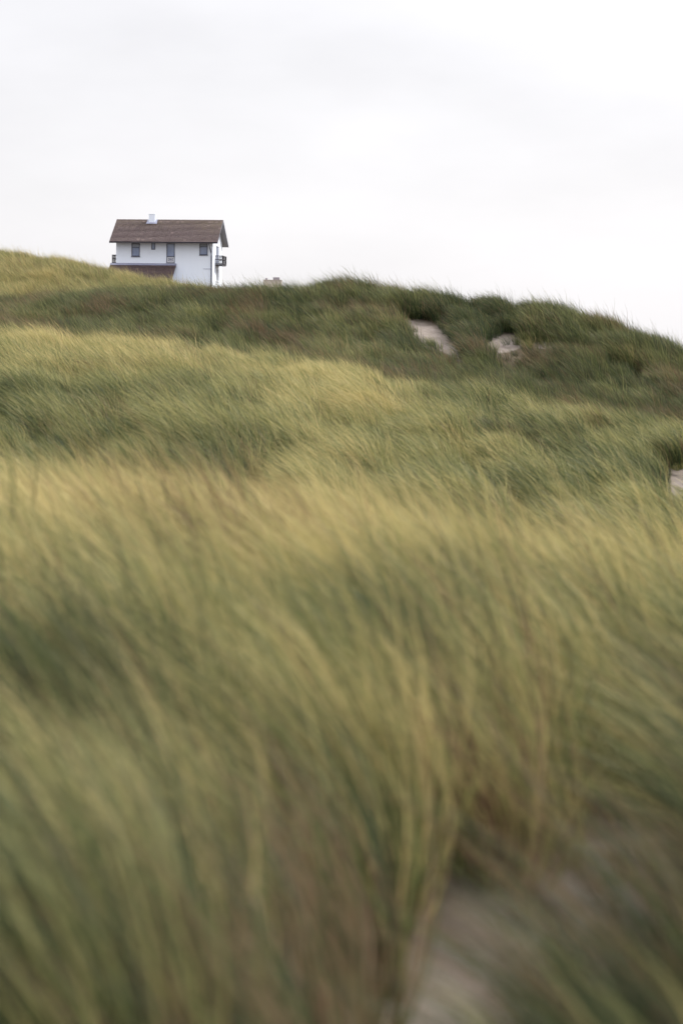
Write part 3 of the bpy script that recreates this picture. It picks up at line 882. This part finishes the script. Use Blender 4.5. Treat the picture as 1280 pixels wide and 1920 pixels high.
# chimney
cx0, cx1, cy0, cy1 = -8.34, -7.58, 3.62, 4.36
ch = MB().box(cx0, cx1, cy0, cy1, 7.9, 9.26).build('chimney', m_white, roof, 0.02)
MB().box(cx0 - 0.012, cx1 + 0.012, cy0 - 0.012, cy1 + 0.012, 9.262, 9.32).build('chimney_cap', m_white, roof)
fz0 = lambda y: roof_z(y) + 0.095
MB().prism([(cx0 - 0.30, cy0 - 0.32, fz0(cy0 - 0.32)), (cx1 + 0.30, cy0 - 0.32, fz0(cy0 - 0.32)), (cx1 + 0.24, cy0 + 0.05, fz0(cy0 + 0.05)), (cx0 - 0.24, cy0 + 0.05, fz0(cy0 + 0.05))], (0, -0.01, 0.03)).build('flashing', m_lead, roof)
for a0, a1 in ((cx0 - 0.24, cx0 - 0.003), (cx1 + 0.003, cx1 + 0.24)):
    MB().prism([(a0, cy0 + 0.055, fz0(cy0 + 0.055)), (a1, cy0 + 0.055, fz0(cy0 + 0.055)), (a1, cy1 - 0.05, fz0(cy1 - 0.05)), (a0, cy1 - 0.05, fz0(cy1 - 0.05))], (0, -0.01, 0.03)).build('flashing', m_lead, roof)
# lean-to with its own tiled roof
LX0, LX1, LZ, LY = hx(206.6), hx(330), 3.04, -3.9
LB = LZ - 2.1
mb = MB(); mb.prism([(LX0, -0.003, LZ), (LX0, LY, LB), (LX0, LY, LB - 0.14), (LX0, -0.003, LZ - 0.16)], (LX1 - LX0, 0, 0))
lean = mb.build('lean_to_roof', m_frame, house)
tiles('roof_tile', lean, LX0 - 0.02, LX1 + 0.02, LY, LB, -0.02, LZ, lambda a, b: 0.12, seed=21)
MB().prism([(LX0 - 0.03, -0.004, LZ + 0.19), (LX0 - 0.03, -0.33, LZ - 0.06), (LX0 - 0.03, -0.33, LZ - 0.10), (LX0 - 0.03, -0.004, LZ + 0.0)], (LX1 - LX0 + 0.06, 0, 0)).build('flashing', m_lead, lean)
mb = MB(); mb.box(LX0 + 0.5, LX1 - 0.3, LY + 0.45, -0.003, BASE, LB - 0.02)
mb.build('lean_to_wall', m_white, house)
for xa in (LX0 + 0.5, LX1 - 0.3 - 0.2):
    MB().prism([(xa, LY + 0.45, LB - 0.018), (xa, -0.004, LB - 0.018), (xa, -0.004, LZ - 0.17), (xa, LY + 0.45, LB + 0.08)], (0.2, 0, 0)).build('lean_to_wall', m_white, house)
# iron balconies on both gables
def balcony(x_wall, sgn):
    y0, y1, pr, zb, zt = 2.35, 5.95, 0.86, 3.22, 4.26
    xo = x_wall + sgn * pr
    xa, xb = min(x_wall, xo), max(x_wall, xo)
    b = MB().box(xa, xb, y0, y1, zb - 0.12, zb).build('balcony', m_iron, house)
    b['label'] = 'dark iron balcony on the right gable' if sgn > 0 else 'dark iron balcony on the left gable'
    def rail(name, *bx): MB().box(*bx).build(name, m_iron, b)
    r = 0.042
    for z in (zt, zb + 0.12, (zb + zt) / 2 + 0.1):
        rail('rail', xa, xb, y0 - r, y0 + r, z - r, z + r)
        rail('rail', xa, xb, y1 - r, y1 + r, z - r, z + r)
        rail('rail', xo - r, xo + r, y0 + r + 0.002, y1 - r - 0.002, z - r, z + r)
    for yy in (y0, y1):
        for k in range(6):
            xx = x_wall + sgn * (0.05 + (pr - 0.05) * k / 5)
            w = 0.05 if k == 5 else 0.024
            rail('baluster', xx - w, xx + w, yy - w, yy + w, zb, zt + (0.05 if k == 5 else -0.044))
    for k in range(1, 5):
        yy = y0 + (y1 - y0) * k / 5
        rail('baluster', xo - 0.03, xo + 0.03, yy - 0.03, yy + 0.03, zb, zt - 0.044)
balcony(0.0, 1); balcony(W0, -1)

# ------------------------------------------------------------------ the roof block of a far building behind the dune
D2 = 950.0
k2 = D2 / F
far_b = bpy.data.objects.new('building', None)
bp = P(510.5, 545, D2); far_b.location = (bp[0], D2, -9.0)
far_b['label'] = 'distant beige building whose flat roof just clears the dune'
far_b['category'] = 'building'
col.objects.link(far_b)
ztop = P(510, 525.8, D2)[2] + 9.0
hw = 16.8 * k2
MB().box(-hw, hw, 0, 10, 0, ztop).build('wall', m_concrete, far_b)
MB().box(-hw - 0.15, hw + 0.15, -0.15, 10.15, ztop + 0.003, ztop + 0.25).build('parapet', m_concrete, far_b)
MB().box(1.2 * k2, 13.2 * k2, 1, 6, ztop + 0.253, ztop + 6.0 * k2).build('roof_house', m_plant, far_b)
MB().box(-13.5 * k2, -9.6 * k2, 2, 3, ztop + 0.253, ztop + 4.6 * k2).build('chimney', m_plant, far_b)
for r in range(5):
    for c in range(3):
        x = -hw + hw * 2 * (c + 0.5) / 3
        z = ztop - 4.2 - 3.1 * r
        w_ = MB().box(x - 0.8, x + 0.8, -0.06, -0.003, z, z + 1.5).build('window', m_frame, far_b)
        MB().box(x - 0.7, x + 0.7, -0.075, -0.062, z + 0.1, z + 1.4).build('pane', m_glass, w_)
